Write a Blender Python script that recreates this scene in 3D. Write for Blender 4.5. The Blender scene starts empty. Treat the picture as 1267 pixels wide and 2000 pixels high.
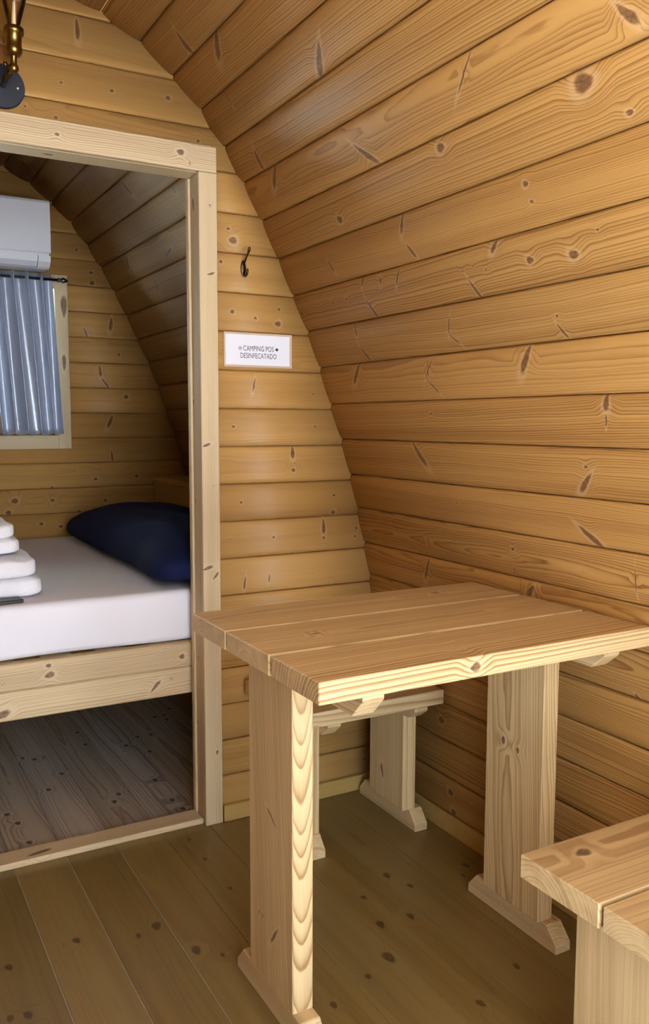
import bpy, bmesh, math, random
from mathutils import Matrix, Vector

# ------------------------------------------------------------------ camera, world, exposure
scene = bpy.context.scene
COL = scene.collection

cam_data = bpy.data.cameras.new('camera')
cam = bpy.data.objects.new('camera', cam_data)
COL.objects.link(cam)
scene.camera = cam
cam_data.sensor_fit = 'VERTICAL'
cam_data.sensor_height = 36.0
cam_data.lens = 1673.72 / 2000.0 * 36.0
cam_data.clip_start = 0.02
CAM_R = ((0.8721125, -0.4892983, 0.0026507), (0.0483871, 0.0916319, 0.9946167), (0.4869071, 0.8672893, -0.1035891))
cam.matrix_world = Matrix(((CAM_R[0][0], CAM_R[1][0], -CAM_R[2][0], 0.0),
                           (CAM_R[0][1], CAM_R[1][1], -CAM_R[2][1], 0.0),
                           (CAM_R[0][2], CAM_R[1][2], -CAM_R[2][2], 1.2),
                           (0, 0, 0, 1)))

world = bpy.data.worlds.new('overcast_sky')
scene.world = world
world.use_nodes = True
bg = world.node_tree.nodes['Background']
bg.inputs['Color'].default_value = (0.76, 0.87, 1.0, 1)
bg.inputs['Strength'].default_value = 12.0

sun_data = bpy.data.lights.new('sun_offscreen', 'SUN')
sun_data.energy = 110.0
sun_data.angle = math.radians(1.0)
sun_data.color = (1.0, 0.985, 0.97)
sun = bpy.data.objects.new('sun_offscreen', sun_data)
COL.objects.link(sun)
sun.rotation_euler = Vector((0.75, 0.02, 0.65)).to_track_quat('Z', 'Y').to_euler()

vs = scene.view_settings
vs.view_transform = 'Standard'
vs.look = 'None'
vs.gamma = 1.0
vs.use_curve_mapping = False
vs.exposure = -0.2
scene.cycles.use_denoising = True
scene.cycles.max_bounces = 8
scene.cycles.diffuse_bounces = 5
scene.cycles.transparent_max_bounces = 8
scene.cycles.caustics_reflective = False
scene.cycles.caustics_refractive = False

rng = random.Random(11)
PI = math.pi

# ------------------------------------------------------------------ measured layout (metres)
XC = 0.375              # centre line of the pod
YP = 2.325              # living side of the middle wall
YB = 3.87               # bedroom end wall
YF = -0.12              # wall with the entrance door, behind the viewer
W = [[0.416, 2.294],
     [0.529, 2.284],
     [0.638, 2.254],
     [0.74, 2.202],
     [0.828, 2.133],
     [0.908, 2.059],
     [0.977, 1.97],
     [1.036, 1.88],
     [1.094, 1.782],
     [1.147, 1.679],
     [1.195, 1.576],
     [1.245, 1.474],
     [1.287, 1.367],
     [1.325, 1.257],
     [1.364, 1.149],
     [1.397, 1.038],
     [1.425, 0.931],
     [1.451, 0.818],
     [1.473, 0.712],
     [1.4905, 0.6],
     [1.504, 0.488],
     [1.513, 0.375],
     [1.519, 0.262],
     [1.523, 0.149],
     [1.527, 0.0]]
KR = {2: [(3.681, 0.0052, 0.92, 0.032, 0.0083)],
     3: [(2.152, 0.0245, 1.21, 0.0307, 0.008)],
     4: [(2.039, -0.0324, 0.64, 0.0413, 0.0076),
     (3.403, -0.0143, 1.66, 0.0151, 0.0058),
     (3.739, 0.0275, 2.01, 0.0325, 0.0085)],
     5: [(1.729, 0.025, 0.74, 0.0393, 0.0079),
     (2.154, -0.0349, 1.62, 0.018, 0.0027),
     (3.096, -0.0239, 2.01, 0.0306, 0.009),
     (3.484, -0.0193, 1.87, 0.0193, 0.006)],
     6: [(2.177, 0.024, 1.33, 0.0266, 0.0067),
     (3.37, 0.026, 1.32, 0.03, 0.0077),
     (2.759, -0.041, 1.75, 0.0142, 0.0081)],
     7: [(2.141, -0.0316, 0.76, 0.0333, 0.0066),
     (1.334, -0.0301, 0.69, 0.0413, 0.0024),
     (1.722, 0.0234, 2.33, 0.0363, 0.0069),
     (0.97, 0.0135, 2.2, 0.0197, 0.0076),
     (3.511, -0.0249, 0.76, 0.0358, 0.008),
     (3.073, 0.0165, -2.97, 0.0426, 0.0054)],
     8: [(3.335, -0.0147, 1.26, 0.03, 0.0057),
     (3.903, -0.0068, 1.79, 0.0221, 0.0088),
     (1.477, -0.0375, 0.0, 0.0165, 0.0127),
     (1.087, -0.0372, 0.0, 0.0282, 0.0217),
     (1.016, 0.0338, 0.0, 0.01, 0.0077),
     (1.927, 0.0189, 0.0, 0.016, 0.0123)],
     9: [(1.691, -0.0368, 1.03, 0.0231, 0.0045),
     (1.691, 0.0293, 1.95, 0.0171, 0.0045),
     (2.051, 0.007, 1.88, 0.0166, 0.0039),
     (3.307, -0.018, 1.64, 0.0183, 0.0057),
     (3.747, 0.021, 2.28, 0.0172, 0.0064),
     (1.281, -0.0288, 0.0, 0.0097, 0.0075),
     (1.278, 0.0054, 0.0, 0.0069, 0.0053)],
     10: [(1.935, -0.0463, 0.96, 0.0131, 0.0037),
     (1.855, -0.0371, 1.09, 0.0092, 0.0036),
     (1.777, -0.0371, 0.89, 0.0232, 0.0029),
     (2.303, -0.002, 2.34, 0.0088, 0.0035),
     (1.936, 0.0302, 1.87, 0.0278, 0.005),
     (1.419, -0.0456, 0.75, 0.0161, 0.0051),
     (1.519, 0.0339, 1.9, 0.0263, 0.0043),
     (1.868, -0.0084, 0.0, 0.0053, 0.004),
     (2.038, -0.0116, 0.0, 0.0074, 0.0057),
     (2.114, -0.0109, 0.0, 0.0057, 0.0044),
     (2.193, -0.0071, 0.0, 0.0059, 0.0045),
     (1.328, -0.0014, 0.0, 0.0128, 0.0098),
     (1.214, 0.007, 0.0, 0.0163, 0.0126),
     (1.144, -0.0265, 0.0, 0.0053, 0.0041),
     (1.498, -0.0167, 0.0, 0.0046, 0.0035),
     (1.462, -0.0016, 0.0, 0.0045, 0.0035),
     (1.536, -0.0123, 0.0, 0.0046, 0.0036)],
     11: [(2.053, -0.0382, 1.52, 0.0153, 0.0039),
     (2.04, 0.0326, 2.13, 0.0237, 0.0046),
     (1.644, -0.0119, 1.11, 0.0199, 0.0022),
     (1.64, 0.0234, 2.41, 0.0187, 0.0023),
     (1.296, 0.0373, 2.05, 0.0178, 0.0035),
     (1.299, 0.004, 0.0, 0.0057, 0.0044)],
     12: [(2.116, -0.0313, 0.83, 0.0342, 0.0066),
     (1.774, -0.0287, 1.34, 0.0236, 0.0018),
     (1.419, -0.0289, 0.96, 0.0326, 0.0072),
     (1.77, -0.0284, 0.83, 0.0299, 0.0023),
     (1.772, 0.018, 2.27, 0.0246, 0.0026)],
     13: [(1.223, -0.0432, 1.31, 0.0154, 0.0068),
     (1.231, -0.0046, 1.31, 0.0123, 0.002),
     (1.812, -0.0238, 0.0, 0.007, 0.0054)],
     14: [(1.913, -0.0239, 2.23, 0.0368, 0.0076),
     (1.321, 0.0192, 0.83, 0.0274, 0.0061),
     (1.311, -0.0166, 0.0, 0.0074, 0.0057)],
     15: [(1.334, 0.0306, 2.49, 0.033, 0.0074),
     (1.789, -0.0082, 0.0, 0.0053, 0.0041)],
     16: [(1.605, 0.0392, 1.45, 0.0104, 0.0018),
     (1.223, -0.0028, 1.52, 0.0276, 0.0015),
     (1.597, -0.0189, 0.0, 0.0084, 0.0065),
     (1.963, 0.0046, 0.0, 0.0038, 0.0029)],
     17: [(1.984, -0.0188, 1.14, 0.034, 0.0053),
     (1.555, -0.0285, 0.88, 0.0162, 0.007)],
     18: [(1.252, 0.0524, 2.23, 0.0092, 0.0055)],
     21: [(1.978, -0.0051, 0.0, 0.0185, 0.0142)],
     23: [(1.94, -0.0388, 0.0, 0.0167, 0.0129),
     (1.924, 0.0163, 0.0, 0.0168, 0.0129)]}
KP = {0: [(1.457, 0.0247, 0.0, 0.0096, 0.008)],
     6: [(1.03, -0.0213, -1.71, 0.0182, 0.0036),
     (1.111, -0.0128, -1.7, 0.0116, 0.0029),
     (1.286, -0.0043, 0.0, 0.0038, 0.0032),
     (1.369, -0.0063, 0.0, 0.0038, 0.0032)],
     7: [(1.3, 0.0252, -1.57, 0.021, 0.0058),
     (1.3, -0.0118, 0.0, 0.0077, 0.0064),
     (1.126, 0.0012, 0.0, 0.0077, 0.0064),
     (1.419, 0.0122, 0.0, 0.0077, 0.0064),
     (1.415, -0.0148, 0.0, 0.0077, 0.0064),
     (0.985, 0.0022, 0.0, 0.0038, 0.0032)],
     8: [(1.019, 0.0007, 0.0, 0.0077, 0.0064),
     (1.336, 0.0097, 0.0, 0.0077, 0.0064),
     (1.334, -0.0433, 0.0, 0.0115, 0.0096)],
     9: [(1.192, 0.0358, -1.57, 0.0165, 0.0058),
     (1.198, 0.0023, 0.0, 0.0038, 0.0032),
     (1.193, -0.0187, 0.0, 0.0096, 0.008)],
     10: [(0.997, 0.0028, 0.0, 0.0077, 0.0064),
     (1.269, 0.0028, 0.0, 0.0058, 0.0048)],
     11: [(1.064, 0.0148, -1.8, 0.018, 0.0029),
     (1.262, -0.0088, 0.0, 0.0058, 0.0048)],
     13: [(0.996, 0.0003, 0.0, 0.0096, 0.008),
     (1.069, -0.0137, 0.0, 0.0077, 0.0064),
     (1.146, 0.0163, 0.0, 0.0077, 0.0064),
     (1.142, -0.0257, 0.0, 0.0134, 0.0112)],
     14: [(0.963, 0.0278, 0.0, 0.0077, 0.0064)],
     15: [(0.986, 0.0103, 0.0, 0.0077, 0.0064),
     (1.0, -0.0207, 0.0, 0.0172, 0.0144)],
     17: [(0.44, 0.0272, 0.0, 0.0058, 0.0048),
     (0.515, 0.0123, 0.0, 0.0077, 0.0064),
     (0.898, 0.0152, 0.0, 0.0077, 0.0064)],
     18: [(0.531, -0.0092, 0.0, 0.0058, 0.0048),
     (0.66, -0.0062, 0.0, 0.0077, 0.0064),
     (0.813, 0.0038, 0.0, 0.0096, 0.008)],
     19: [(0.575, 0.0198, -1.53, 0.0235, 0.0058)]}
KB = {6: [(0.745, 0.0117, 0.0, 0.0128, 0.0106),
     (0.828, -0.0043, 0.0, 0.0128, 0.0106)],
     7: [(0.637, 0.0072, 0.0, 0.0191, 0.016),
     (0.796, 0.0032, 0.0, 0.0128, 0.0106),
     (1.029, -0.0068, 0.0, 0.0128, 0.0106),
     (0.61, -0.0417, 0.0, 0.016, 0.0133),
     (0.911, -0.0527, 0.0, 0.0128, 0.0106)],
     8: [(0.988, -0.0183, 0.0, 0.0128, 0.0106),
     (1.176, -0.0113, 0.0, 0.0128, 0.0106),
     (0.796, -0.0503, 0.0, 0.0096, 0.008)],
     9: [(1.065, -0.0272, -1.44, 0.0227, 0.0048)],
     10: [(1.06, 0.0173, -1.99, 0.0269, 0.0072)],
     11: [(1.134, 0.0192, 0.0, 0.016, 0.0133)],
     12: [(1.02, 0.0192, -1.48, 0.0216, 0.006),
     (1.042, -0.0323, -0.87, 0.0248, 0.0048)],
     13: [(1.105, -0.0147, 0.0, 0.0096, 0.008)],
     14: [(1.073, 0.0078, -1.69, 0.0262, 0.0072),
     (0.96, -0.0327, -1.2, 0.0209, 0.0048)],
     16: [(0.99, 0.0048, 0.0, 0.0128, 0.0106),
     (0.993, -0.0393, 0.0, 0.016, 0.0133)],
     17: [(0.93, -0.0128, 0.0, 0.0096, 0.008)]}
PITCH, PZ0 = 0.1105, 0.025

# ------------------------------------------------------------------ node helpers
def nd(nt, typ, **kw):
    n = nt.nodes.new(typ)
    for k, v in kw.items():
        setattr(n, k, v)
    return n

def math_n(nt, op, a, b=None, clamp=False):
    n = nt.nodes.new('ShaderNodeMath'); n.operation = op; n.use_clamp = clamp
    for i, v in enumerate((a, b)):
        if v is None: continue
        if isinstance(v, (int, float)): n.inputs[i].default_value = v
        else: nt.links.new(v, n.inputs[i])
    return n.outputs[0]

def vmath(nt, op, a, b=None, scale=None):
    n = nt.nodes.new('ShaderNodeVectorMath'); n.operation = op
    for i, v in enumerate((a, b)):
        if v is None: continue
        if isinstance(v, tuple): n.inputs[i].default_value = v
        else: nt.links.new(v, n.inputs[i])
    if scale is not None:
        if isinstance(scale, (int, float)): n.inputs['Scale'].default_value = scale
        else: nt.links.new(scale, n.inputs['Scale'])
    return n.outputs['Value'] if op in ('LENGTH', 'DOT_PRODUCT') else n.outputs[0]

def smooth(nt, v, a, b, lo=0.0, hi=1.0):
    n = nt.nodes.new('ShaderNodeMapRange'); n.interpolation_type = 'SMOOTHSTEP'
    nt.links.new(v, n.inputs['Value'])
    n.inputs['From Min'].default_value = a; n.inputs['From Max'].default_value = b
    n.inputs['To Min'].default_value = lo; n.inputs['To Max'].default_value = hi
    return n.outputs['Result']

def noise(nt, vec, scale=1.0, detail=2.0, rough=0.5):
    n = nt.nodes.new('ShaderNodeTexNoise')
    nt.links.new(vec, n.inputs['Vector'])
    n.inputs['Scale'].default_value = scale; n.inputs['Detail'].default_value = detail
    n.inputs['Roughness'].default_value = rough
    return n.outputs['Fac']

def mixc(nt, fac, a, b, mode='MIX'):
    n = nt.nodes.new('ShaderNodeMix'); n.data_type = 'RGBA'; n.blend_type = mode
    for sock, v in ((n.inputs['Factor'], fac), (n.inputs[6], a), (n.inputs[7], b)):
        if isinstance(v, (int, float)): sock.default_value = v
        elif isinstance(v, tuple): sock.default_value = (*v, 1) if len(v) == 3 else v
        else: nt.links.new(v, sock)
    return n.outputs[2]

def sock(nt, name, io, typ, default=None):
    s = nt.interface.new_socket(name=name, in_out=io, socket_type=typ)
    if default is not None: s.default_value = default
    return s

def make_knot_group():
    g = bpy.data.node_groups.new('knot', 'ShaderNodeTree')
    sock(g, 'Vector', 'INPUT', 'NodeSocketVector'); sock(g, 'Center', 'INPUT', 'NodeSocketVector')
    for nme in ('Angle', 'HalfLength', 'HalfWidth', 'Dark', 'Halo', 'Warp'):
        sock(g, nme, 'INPUT', 'NodeSocketFloat', 0.0)
    for nme in ('Dark', 'Halo', 'Warp'):
        sock(g, nme, 'OUTPUT', 'NodeSocketFloat')
    i = nd(g, 'NodeGroupInput'); o = nd(g, 'NodeGroupOutput')
    d = vmath(g, 'SUBTRACT', i.outputs['Vector'], i.outputs['Center'])
    d = vmath(g, 'MULTIPLY', d, (1, 1, 0))
    rot = nd(g, 'ShaderNodeVectorRotate', rotation_type='Z_AXIS')
    g.links.new(d, rot.inputs['Vector'])
    g.links.new(math_n(g, 'MULTIPLY', i.outputs['Angle'], -1.0), rot.inputs['Angle'])
    s = nd(g, 'ShaderNodeSeparateXYZ'); g.links.new(rot.outputs[0], s.inputs[0])
    a = math_n(g, 'DIVIDE', s.outputs[0], i.outputs['HalfLength'])
    taper = math_n(g, 'ADD', math_n(g, 'MULTIPLY', a, 0.35), 1.0)
    taper = math_n(g, 'MAXIMUM', taper, 0.3)
    b = math_n(g, 'DIVIDE', s.outputs[1], math_n(g, 'MULTIPLY', i.outputs['HalfWidth'], taper))
    dist = math_n(g, 'SQRT', math_n(g, 'ADD', math_n(g, 'MULTIPLY', a, a), math_n(g, 'MULTIPLY', b, b)))
    dark = smooth(g, dist, 1.05, 0.62)
    halo = math_n(g, 'SUBTRACT', smooth(g, dist, 1.9, 1.0), dark, True)
    ln = vmath(g, 'LENGTH', d)
    ln = math_n(g, 'DIVIDE', ln, math_n(g, 'ADD', i.outputs['HalfWidth'], 0.004))
    warp = math_n(g, 'MULTIPLY', smooth(g, ln, 3.6, 0.2), math_n(g, 'MULTIPLY', i.outputs['HalfWidth'], 1.3))
    g.links.new(math_n(g, 'MAXIMUM', i.outputs['Dark'], dark), o.inputs['Dark'])
    g.links.new(math_n(g, 'MAXIMUM', i.outputs['Halo'], halo), o.inputs['Halo'])
    g.links.new(math_n(g, 'ADD', i.outputs['Warp'], warp), o.inputs['Warp'])
    return g

def make_pine_group():
    g = bpy.data.node_groups.new('pine', 'ShaderNodeTree')
    sock(g, 'Vector', 'INPUT', 'NodeSocketVector'); sock(g, 'Offset', 'INPUT', 'NodeSocketVector')
    sock(g, 'Light', 'INPUT', 'NodeSocketColor', (0.7, 0.5, 0.3, 1)); sock(g, 'Deep', 'INPUT', 'NodeSocketColor', (0.4, 0.22, 0.09, 1))
    sock(g, 'KnotColor', 'INPUT', 'NodeSocketColor', (0.1, 0.045, 0.02, 1))
    for nme, dv in (('Frequency', 200.0), ('PithY', 0.0), ('PithZ', -0.06), ('Tilt', 0.02), ('Contrast', 0.6), ('Dark', 0.0), ('Halo', 0.0), ('Warp', 0.0), ('Wobble', 1.0)):
        sock(g, nme, 'INPUT', 'NodeSocketFloat', dv)
    sock(g, 'Color', 'OUTPUT', 'NodeSocketColor'); sock(g, 'Height', 'OUTPUT', 'NodeSocketFloat')
    i = nd(g, 'NodeGroupInput'); o = nd(g, 'NodeGroupOutput')
    v = i.outputs['Vector']
    po = vmath(g, 'ADD', v, i.outputs['Offset'])
    nbig = noise(g, vmath(g, 'MULTIPLY', po, (1.3, 6, 6)), 1.0, 2.0)
    nmid = noise(g, vmath(g, 'MULTIPLY', po, (7, 55, 55)), 1.0, 2.0)
    s = nd(g, 'ShaderNodeSeparateXYZ'); g.links.new(v, s.inputs[0])
    yy = math_n(g, 'SUBTRACT', s.outputs[1], math_n(g, 'ADD', i.outputs['PithY'], math_n(g, 'MULTIPLY', s.outputs[0], i.outputs['Tilt'])))
    zz = math_n(g, 'SUBTRACT', s.outputs[2], i.outputs['PithZ'])
    r = math_n(g, 'SQRT', math_n(g, 'ADD', math_n(g, 'MULTIPLY', yy, yy), math_n(g, 'MULTIPLY', zz, zz)))
    wob = math_n(g, 'ADD', math_n(g, 'MULTIPLY', math_n(g, 'SUBTRACT', nbig, 0.5), 0.035),
                 math_n(g, 'MULTIPLY', math_n(g, 'SUBTRACT', nmid, 0.5), 0.0035))
    r = math_n(g, 'ADD', r, math_n(g, 'MULTIPLY', wob, i.outputs['Wobble']))
    r = math_n(g, 'ADD', r, i.outputs['Warp'])
    cmb = nd(g, 'ShaderNodeCombineXYZ'); g.links.new(math_n(g, 'MULTIPLY', r, 70.0), cmb.inputs[0])
    irr = noise(g, vmath(g, 'ADD', cmb.outputs[0], i.outputs['Offset']), 1.0, 1.0)
    u = math_n(g, 'MULTIPLY', math_n(g, 'ADD', r, 5.0), i.outputs['Frequency'])
    f = math_n(g, 'FRACT', math_n(g, 'ADD', u, math_n(g, 'MULTIPLY', irr, 3.0)))
    sharp = math_n(g, 'MULTIPLY', math_n(g, 'POWER', f, 4.0), smooth(g, f, 1.0, 0.90))
    ring = math_n(g, 'ADD', sharp, math_n(g, 'MULTIPLY', f, 0.14))
    ring = math_n(g, 'MULTIPLY', ring, math_n(g, 'ADD', math_n(g, 'MULTIPLY', irr, 1.2), 0.4))
    fibre = noise(g, vmath(g, 'MULTIPLY', po, (14, 420, 420)), 1.0, 2.0, 0.6)
    blot = noise(g, vmath(g, 'MULTIPLY', po, (0.8, 24, 24)), 1.0, 2.0)
    t = math_n(g, 'MULTIPLY', ring, i.outputs['Contrast'])
    t = math_n(g, 'ADD', t, math_n(g, 'MULTIPLY', math_n(g, 'SUBTRACT', fibre, 0.45), 0.38))
    t = math_n(g, 'ADD', t, math_n(g, 'MULTIPLY', math_n(g, 'SUBTRACT', blot, 0.45), 1.15), True)
    c = mixc(g, t, i.outputs['Light'], i.outputs['Deep'])
    lighter = mixc(g, 0.45, i.outputs['Light'], (0.95, 0.80, 0.58))
    c = mixc(g, math_n(g, 'MULTIPLY', i.outputs['Halo'], 0.28), c, lighter)
    kn = noise(g, vmath(g, 'MULTIPLY', po, (160, 160, 160)), 1.0, 2.0)
    kd = math_n(g, 'MULTIPLY', i.outputs['Dark'], math_n(g, 'ADD', math_n(g, 'MULTIPLY', kn, 0.7), 0.45), True)
    c = mixc(g, kd, c, i.outputs['KnotColor'])
    g.links.new(c, o.inputs['Color'])
    h = math_n(g, 'ADD', math_n(g, 'MULTIPLY', ring, -0.5), math_n(g, 'MULTIPLY', fibre, 0.5))
    g.links.new(h, o.inputs['Height'])
    return g

G_KNOT = make_knot_group()
G_PINE = make_pine_group()

def pine(name, light, deep, freq=180.0, pith=(0.0, -0.06), tilt=0.02, contrast=0.6, rough=0.5, knots=(), plane='XY',
         jitter=0.05, halo=1.0, knot_color=(0.125, 0.058, 0.03), bump=0.15, coat=0.0, wobble=1.0, swap=None):
    m = bpy.data.materials.new(name)
    m.use_nodes = True
    nt = m.node_tree
    b = nt.nodes['Principled BSDF']
    tc = nd(nt, 'ShaderNodeTexCoord')
    v = tc.outputs['Object']
    off = (rng.uniform(-40, 40), rng.uniform(-40, 40), rng.uniform(-40, 40))
    last = None
    if knots:
        kv = v
        if plane == 'XZ':
            sp = nd(nt, 'ShaderNodeSeparateXYZ'); nt.links.new(v, sp.inputs[0])
            cb = nd(nt, 'ShaderNodeCombineXYZ')
            nt.links.new(sp.outputs[0], cb.inputs[0]); nt.links.new(sp.outputs[2], cb.inputs[1])
            kv = cb.outputs[0]
        nz = nd(nt, 'ShaderNodeTexNoise'); nz.inputs['Scale'].default_value = 70; nz.inputs['Detail'].default_value = 2
        nt.links.new(vmath(nt, 'ADD', v, off), nz.inputs['Vector'])
        kv = vmath(nt, 'ADD', kv, vmath(nt, 'SCALE', vmath(nt, 'SUBTRACT', nz.outputs['Color'], (0.5, 0.5, 0.5)), None, 0.005))
        for (x, y, a, hl, hw) in knots:
            k = nd(nt, 'ShaderNodeGroup'); k.node_tree = G_KNOT
            nt.links.new(kv, k.inputs['Vector'])
            k.inputs['Center'].default_value = (x, y, 0)
            k.inputs['Angle'].default_value = a
            dot = a == 0.0 and hl < hw * 1.35
            k.inputs['HalfLength'].default_value = hl * (0.85 if dot else 1.32); k.inputs['HalfWidth'].default_value = hw * (0.78 if dot else 1.2)
            if last:
                for q in ('Dark', 'Halo', 'Warp'): nt.links.new(last.outputs[q], k.inputs[q])
            last = k
    g = nd(nt, 'ShaderNodeGroup'); g.node_tree = G_PINE
    nt.links.new(v, g.inputs['Vector'])
    g.inputs['Offset'].default_value = off
    j = 1 + rng.uniform(-jitter, jitter)
    w = rng.uniform(-jitter, jitter) * 0.5
    jit = lambda c: (c[0] * j, c[1] * j * (1 - w * 0.5), c[2] * j * (1 - w * 1.6), 1)
    g.inputs['Light'].default_value = jit(light); g.inputs['Deep'].default_value = jit(deep)
    g.inputs['KnotColor'].default_value = (*knot_color, 1)
    g.inputs['Frequency'].default_value = freq; g.inputs['PithY'].default_value = pith[0]; g.inputs['PithZ'].default_value = pith[1]
    g.inputs['Tilt'].default_value = tilt; g.inputs['Contrast'].default_value = contrast; g.inputs['Wobble'].default_value = wobble
    if last:
        for q in (('Dark', 'Halo', 'Warp') if halo else ('Dark', 'Warp')): nt.links.new(last.outputs[q], g.inputs[q])
    nt.links.new(g.outputs['Color'], b.inputs['Base Color'])
    b.inputs['Roughness'].default_value = rough
    b.inputs['Specular IOR Level'].default_value = 0.35
    if coat:
        b.inputs['Coat Weight'].default_value = coat; b.inputs['Coat Roughness'].default_value = 0.22
    bp = nd(nt, 'ShaderNodeBump'); bp.inputs['Strength'].default_value = bump; bp.inputs['Distance'].default_value = 0.001
    nt.links.new(g.outputs['Height'], bp.inputs['Height']); nt.links.new(bp.outputs[0], b.inputs['Normal'])
    return m

def plain(name, color, rough=0.5, metal=0.0, noise_amt=0.06, nscale=40.0, spec=0.5, bump=0.0, sheen=0.0):
    m = bpy.data.materials.new(name); m.use_nodes = True
    nt = m.node_tree; b = nt.nodes['Principled BSDF']
    tc = nd(nt, 'ShaderNodeTexCoord')
    n = noise(nt, tc.outputs['Object'], nscale, 3.0)
    dk = tuple(c * (1 - noise_amt * 2) for c in color)
    nt.links.new(mixc(nt, n, dk, color), b.inputs['Base Color'])
    b.inputs['Roughness'].default_value = rough; b.inputs['Metallic'].default_value = metal
    b.inputs['Specular IOR Level'].default_value = spec
    if sheen: b.inputs['Sheen Weight'].default_value = sheen
    if bump:
        bp = nd(nt, 'ShaderNodeBump'); bp.inputs['Strength'].default_value = bump; bp.inputs['Distance'].default_value = 0.002
        nt.links.new(n, bp.inputs['Height']); nt.links.new(bp.outputs[0], b.inputs['Normal'])
    return m

# wood palettes (linear albedo)
WALL = ((0.51, 0.293, 0.091), (0.255, 0.117, 0.031))
FRESH = ((0.69, 0.52, 0.275), (0.35, 0.205, 0.08))
POST = ((0.66, 0.525, 0.315), (0.40, 0.27, 0.145))
FLOOR = ((0.225, 0.152, 0.05), (0.12, 0.070, 0.02))
BEDFL = ((0.50, 0.44, 0.36), (0.20, 0.155, 0.115))

def rand_pith():
    if rng.random() < 0.4:
        return (rng.uniform(-0.03, 0.03), -rng.uniform(0.035, 0.08))
    return (rng.choice((-1, 1)) * rng.uniform(0.08, 0.16), -rng.uniform(0.03, 0.12))

def wall_pine(name, knots=(), pal=WALL, **kw):
    a = dict(freq=rng.uniform(190, 300), pith=rand_pith(), tilt=rng.uniform(-0.03, 0.03), contrast=rng.uniform(0.8, 1.4), rough=0.48, jitter=0.07)
    a.update(kw)
    return pine(name, pal[0], pal[1], knots=knots, **a)

def rand_knots(x0, x1, hw, n):
    out = []
    for _ in range(n):
        x = rng.uniform(x0, x1)
        if rng.random() < 0.55:
            out.append((x, rng.uniform(-0.6, 0.6) * hw, 1.57 + rng.uniform(-0.6, 0.6), rng.uniform(0.014, 0.03), rng.uniform(0.003, 0.006)))
        else:
            r = rng.uniform(0.004, 0.008)
            out.append((x, rng.uniform(-0.8, 0.8) * hw, 0.0, r * 1.3, r))
    return out

# ------------------------------------------------------------------ object helpers
def tag(o, label, cat, group=None, kind=None):
    o['label'] = label; o['category'] = cat
    if group: o['group'] = group
    if kind: o['kind'] = kind
    return o

def empty(name, loc, label, cat, group=None, kind=None):
    o = bpy.data.objects.new(name, None)
    o.empty_display_size = 0.1
    o.location = loc
    COL.objects.link(o)
    return tag(o, label, cat, group, kind)

def world_of(o):
    m = o.matrix_basis.copy() if o.parent else Matrix.Translation(o.location)
    if o.parent: m = world_of(o.parent) @ m
    elif o.type != 'EMPTY': m = o.matrix_basis.copy()
    return m

def link(name, me, mat, parent=None, mw=None):
    o = bpy.data.objects.new(name, me)
    COL.objects.link(o)
    mw = mw or Matrix.Identity(4)
    if parent:
        o.parent = parent
        o.matrix_basis = world_of(parent).inverted() @ mw
    else:
        o.matrix_basis = mw
    if mat is not None:
        if not me.materials: me.materials.append(mat)
        o.material_slots[0].link = 'OBJECT'
        o.material_slots[0].material = mat
    return o

def mesh(name, verts, faces, smooth_faces=()):
    me = bpy.data.meshes.new(name)
    me.from_pydata(verts, [], faces)
    for i in smooth_faces: me.polygons[i].use_smooth = True
    me.update()
    return me

def bm_mesh(name, bm, smooth_all=False):
    me = bpy.data.meshes.new(name)
    bmesh.ops.recalc_face_normals(bm, faces=bm.faces)
    bm.to_mesh(me); bm.free()
    if smooth_all:
        for pgn in me.polygons: pgn.use_smooth = True
    return me

def frame(origin, xa, ya):
    x = Vector(xa).normalized(); y = Vector(ya).normalized(); z = x.cross(y)
    o = Vector(origin)
    return Matrix(((x.x, y.x, z.x, o.x), (x.y, y.y, z.y, o.y), (x.z, y.z, z.z, o.z), (0, 0, 0, 1)))

TS = (-1.0, -0.93, -0.72, -0.36, 0.0, 0.36, 0.72, 0.93, 1.0)
def cladding(name, w, x0, x1, bulge=0.0055, thick=0.022, gap=0.002):
    """a cladding board: local X along, Y across, rounded face towards +Z; x0 / x1 may be functions of y"""
    fx0 = x0 if callable(x0) else (lambda y: x0)
    fx1 = x1 if callable(x1) else (lambda y: x1)
    h = w / 2 - gap / 2
    prof = [(t * h, bulge * (1 - abs(t) ** 2.4) - (0.0035 if abs(t) == 1 else 0.0)) for t in TS]
    prof += [(h, -0.010), (w / 2 + 0.0015, -0.012), (w / 2 + 0.0015, -thick), (-w / 2 - 0.0015, -thick), (-w / 2 - 0.0015, -0.012), (-h, -0.010)]
    n = len(prof)
    vs_ = [(fx0(y), y, z) for y, z in prof] + [(fx1(y), y, z) for y, z in prof]
    fs = [(i, n + i, n + (i + 1) % n, (i + 1) % n) for i in range(n)]
    fs += [tuple(range(n)), tuple(range(2 * n - 1, n - 1, -1))]
    me = mesh(name, vs_, fs, range(len(TS) - 1))
    bm = bmesh.new(); bm.from_mesh(me); bmesh.ops.recalc_face_normals(bm, faces=bm.faces); bm.to_mesh(me); bm.free()
    return me

def box_bm(bm, size, c=(0, 0, 0)):
    r = bmesh.ops.create_cube(bm, size=1.0)
    bmesh.ops.scale(bm, vec=size, verts=r['verts'])
    bmesh.ops.translate(bm, vec=c, verts=r['verts'])
    return r['verts']

def beam(name, size, bevel=0.002):
    """box board centred on its origin, X along the grain"""
    bm = bmesh.new()
    box_bm(bm, size)
    if bevel:
        bmesh.ops.bevel(bm, geom=bm.edges[:], offset=bevel, segments=1, affect='EDGES', profile=0.5)
    return bm_mesh(name, bm)

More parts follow.
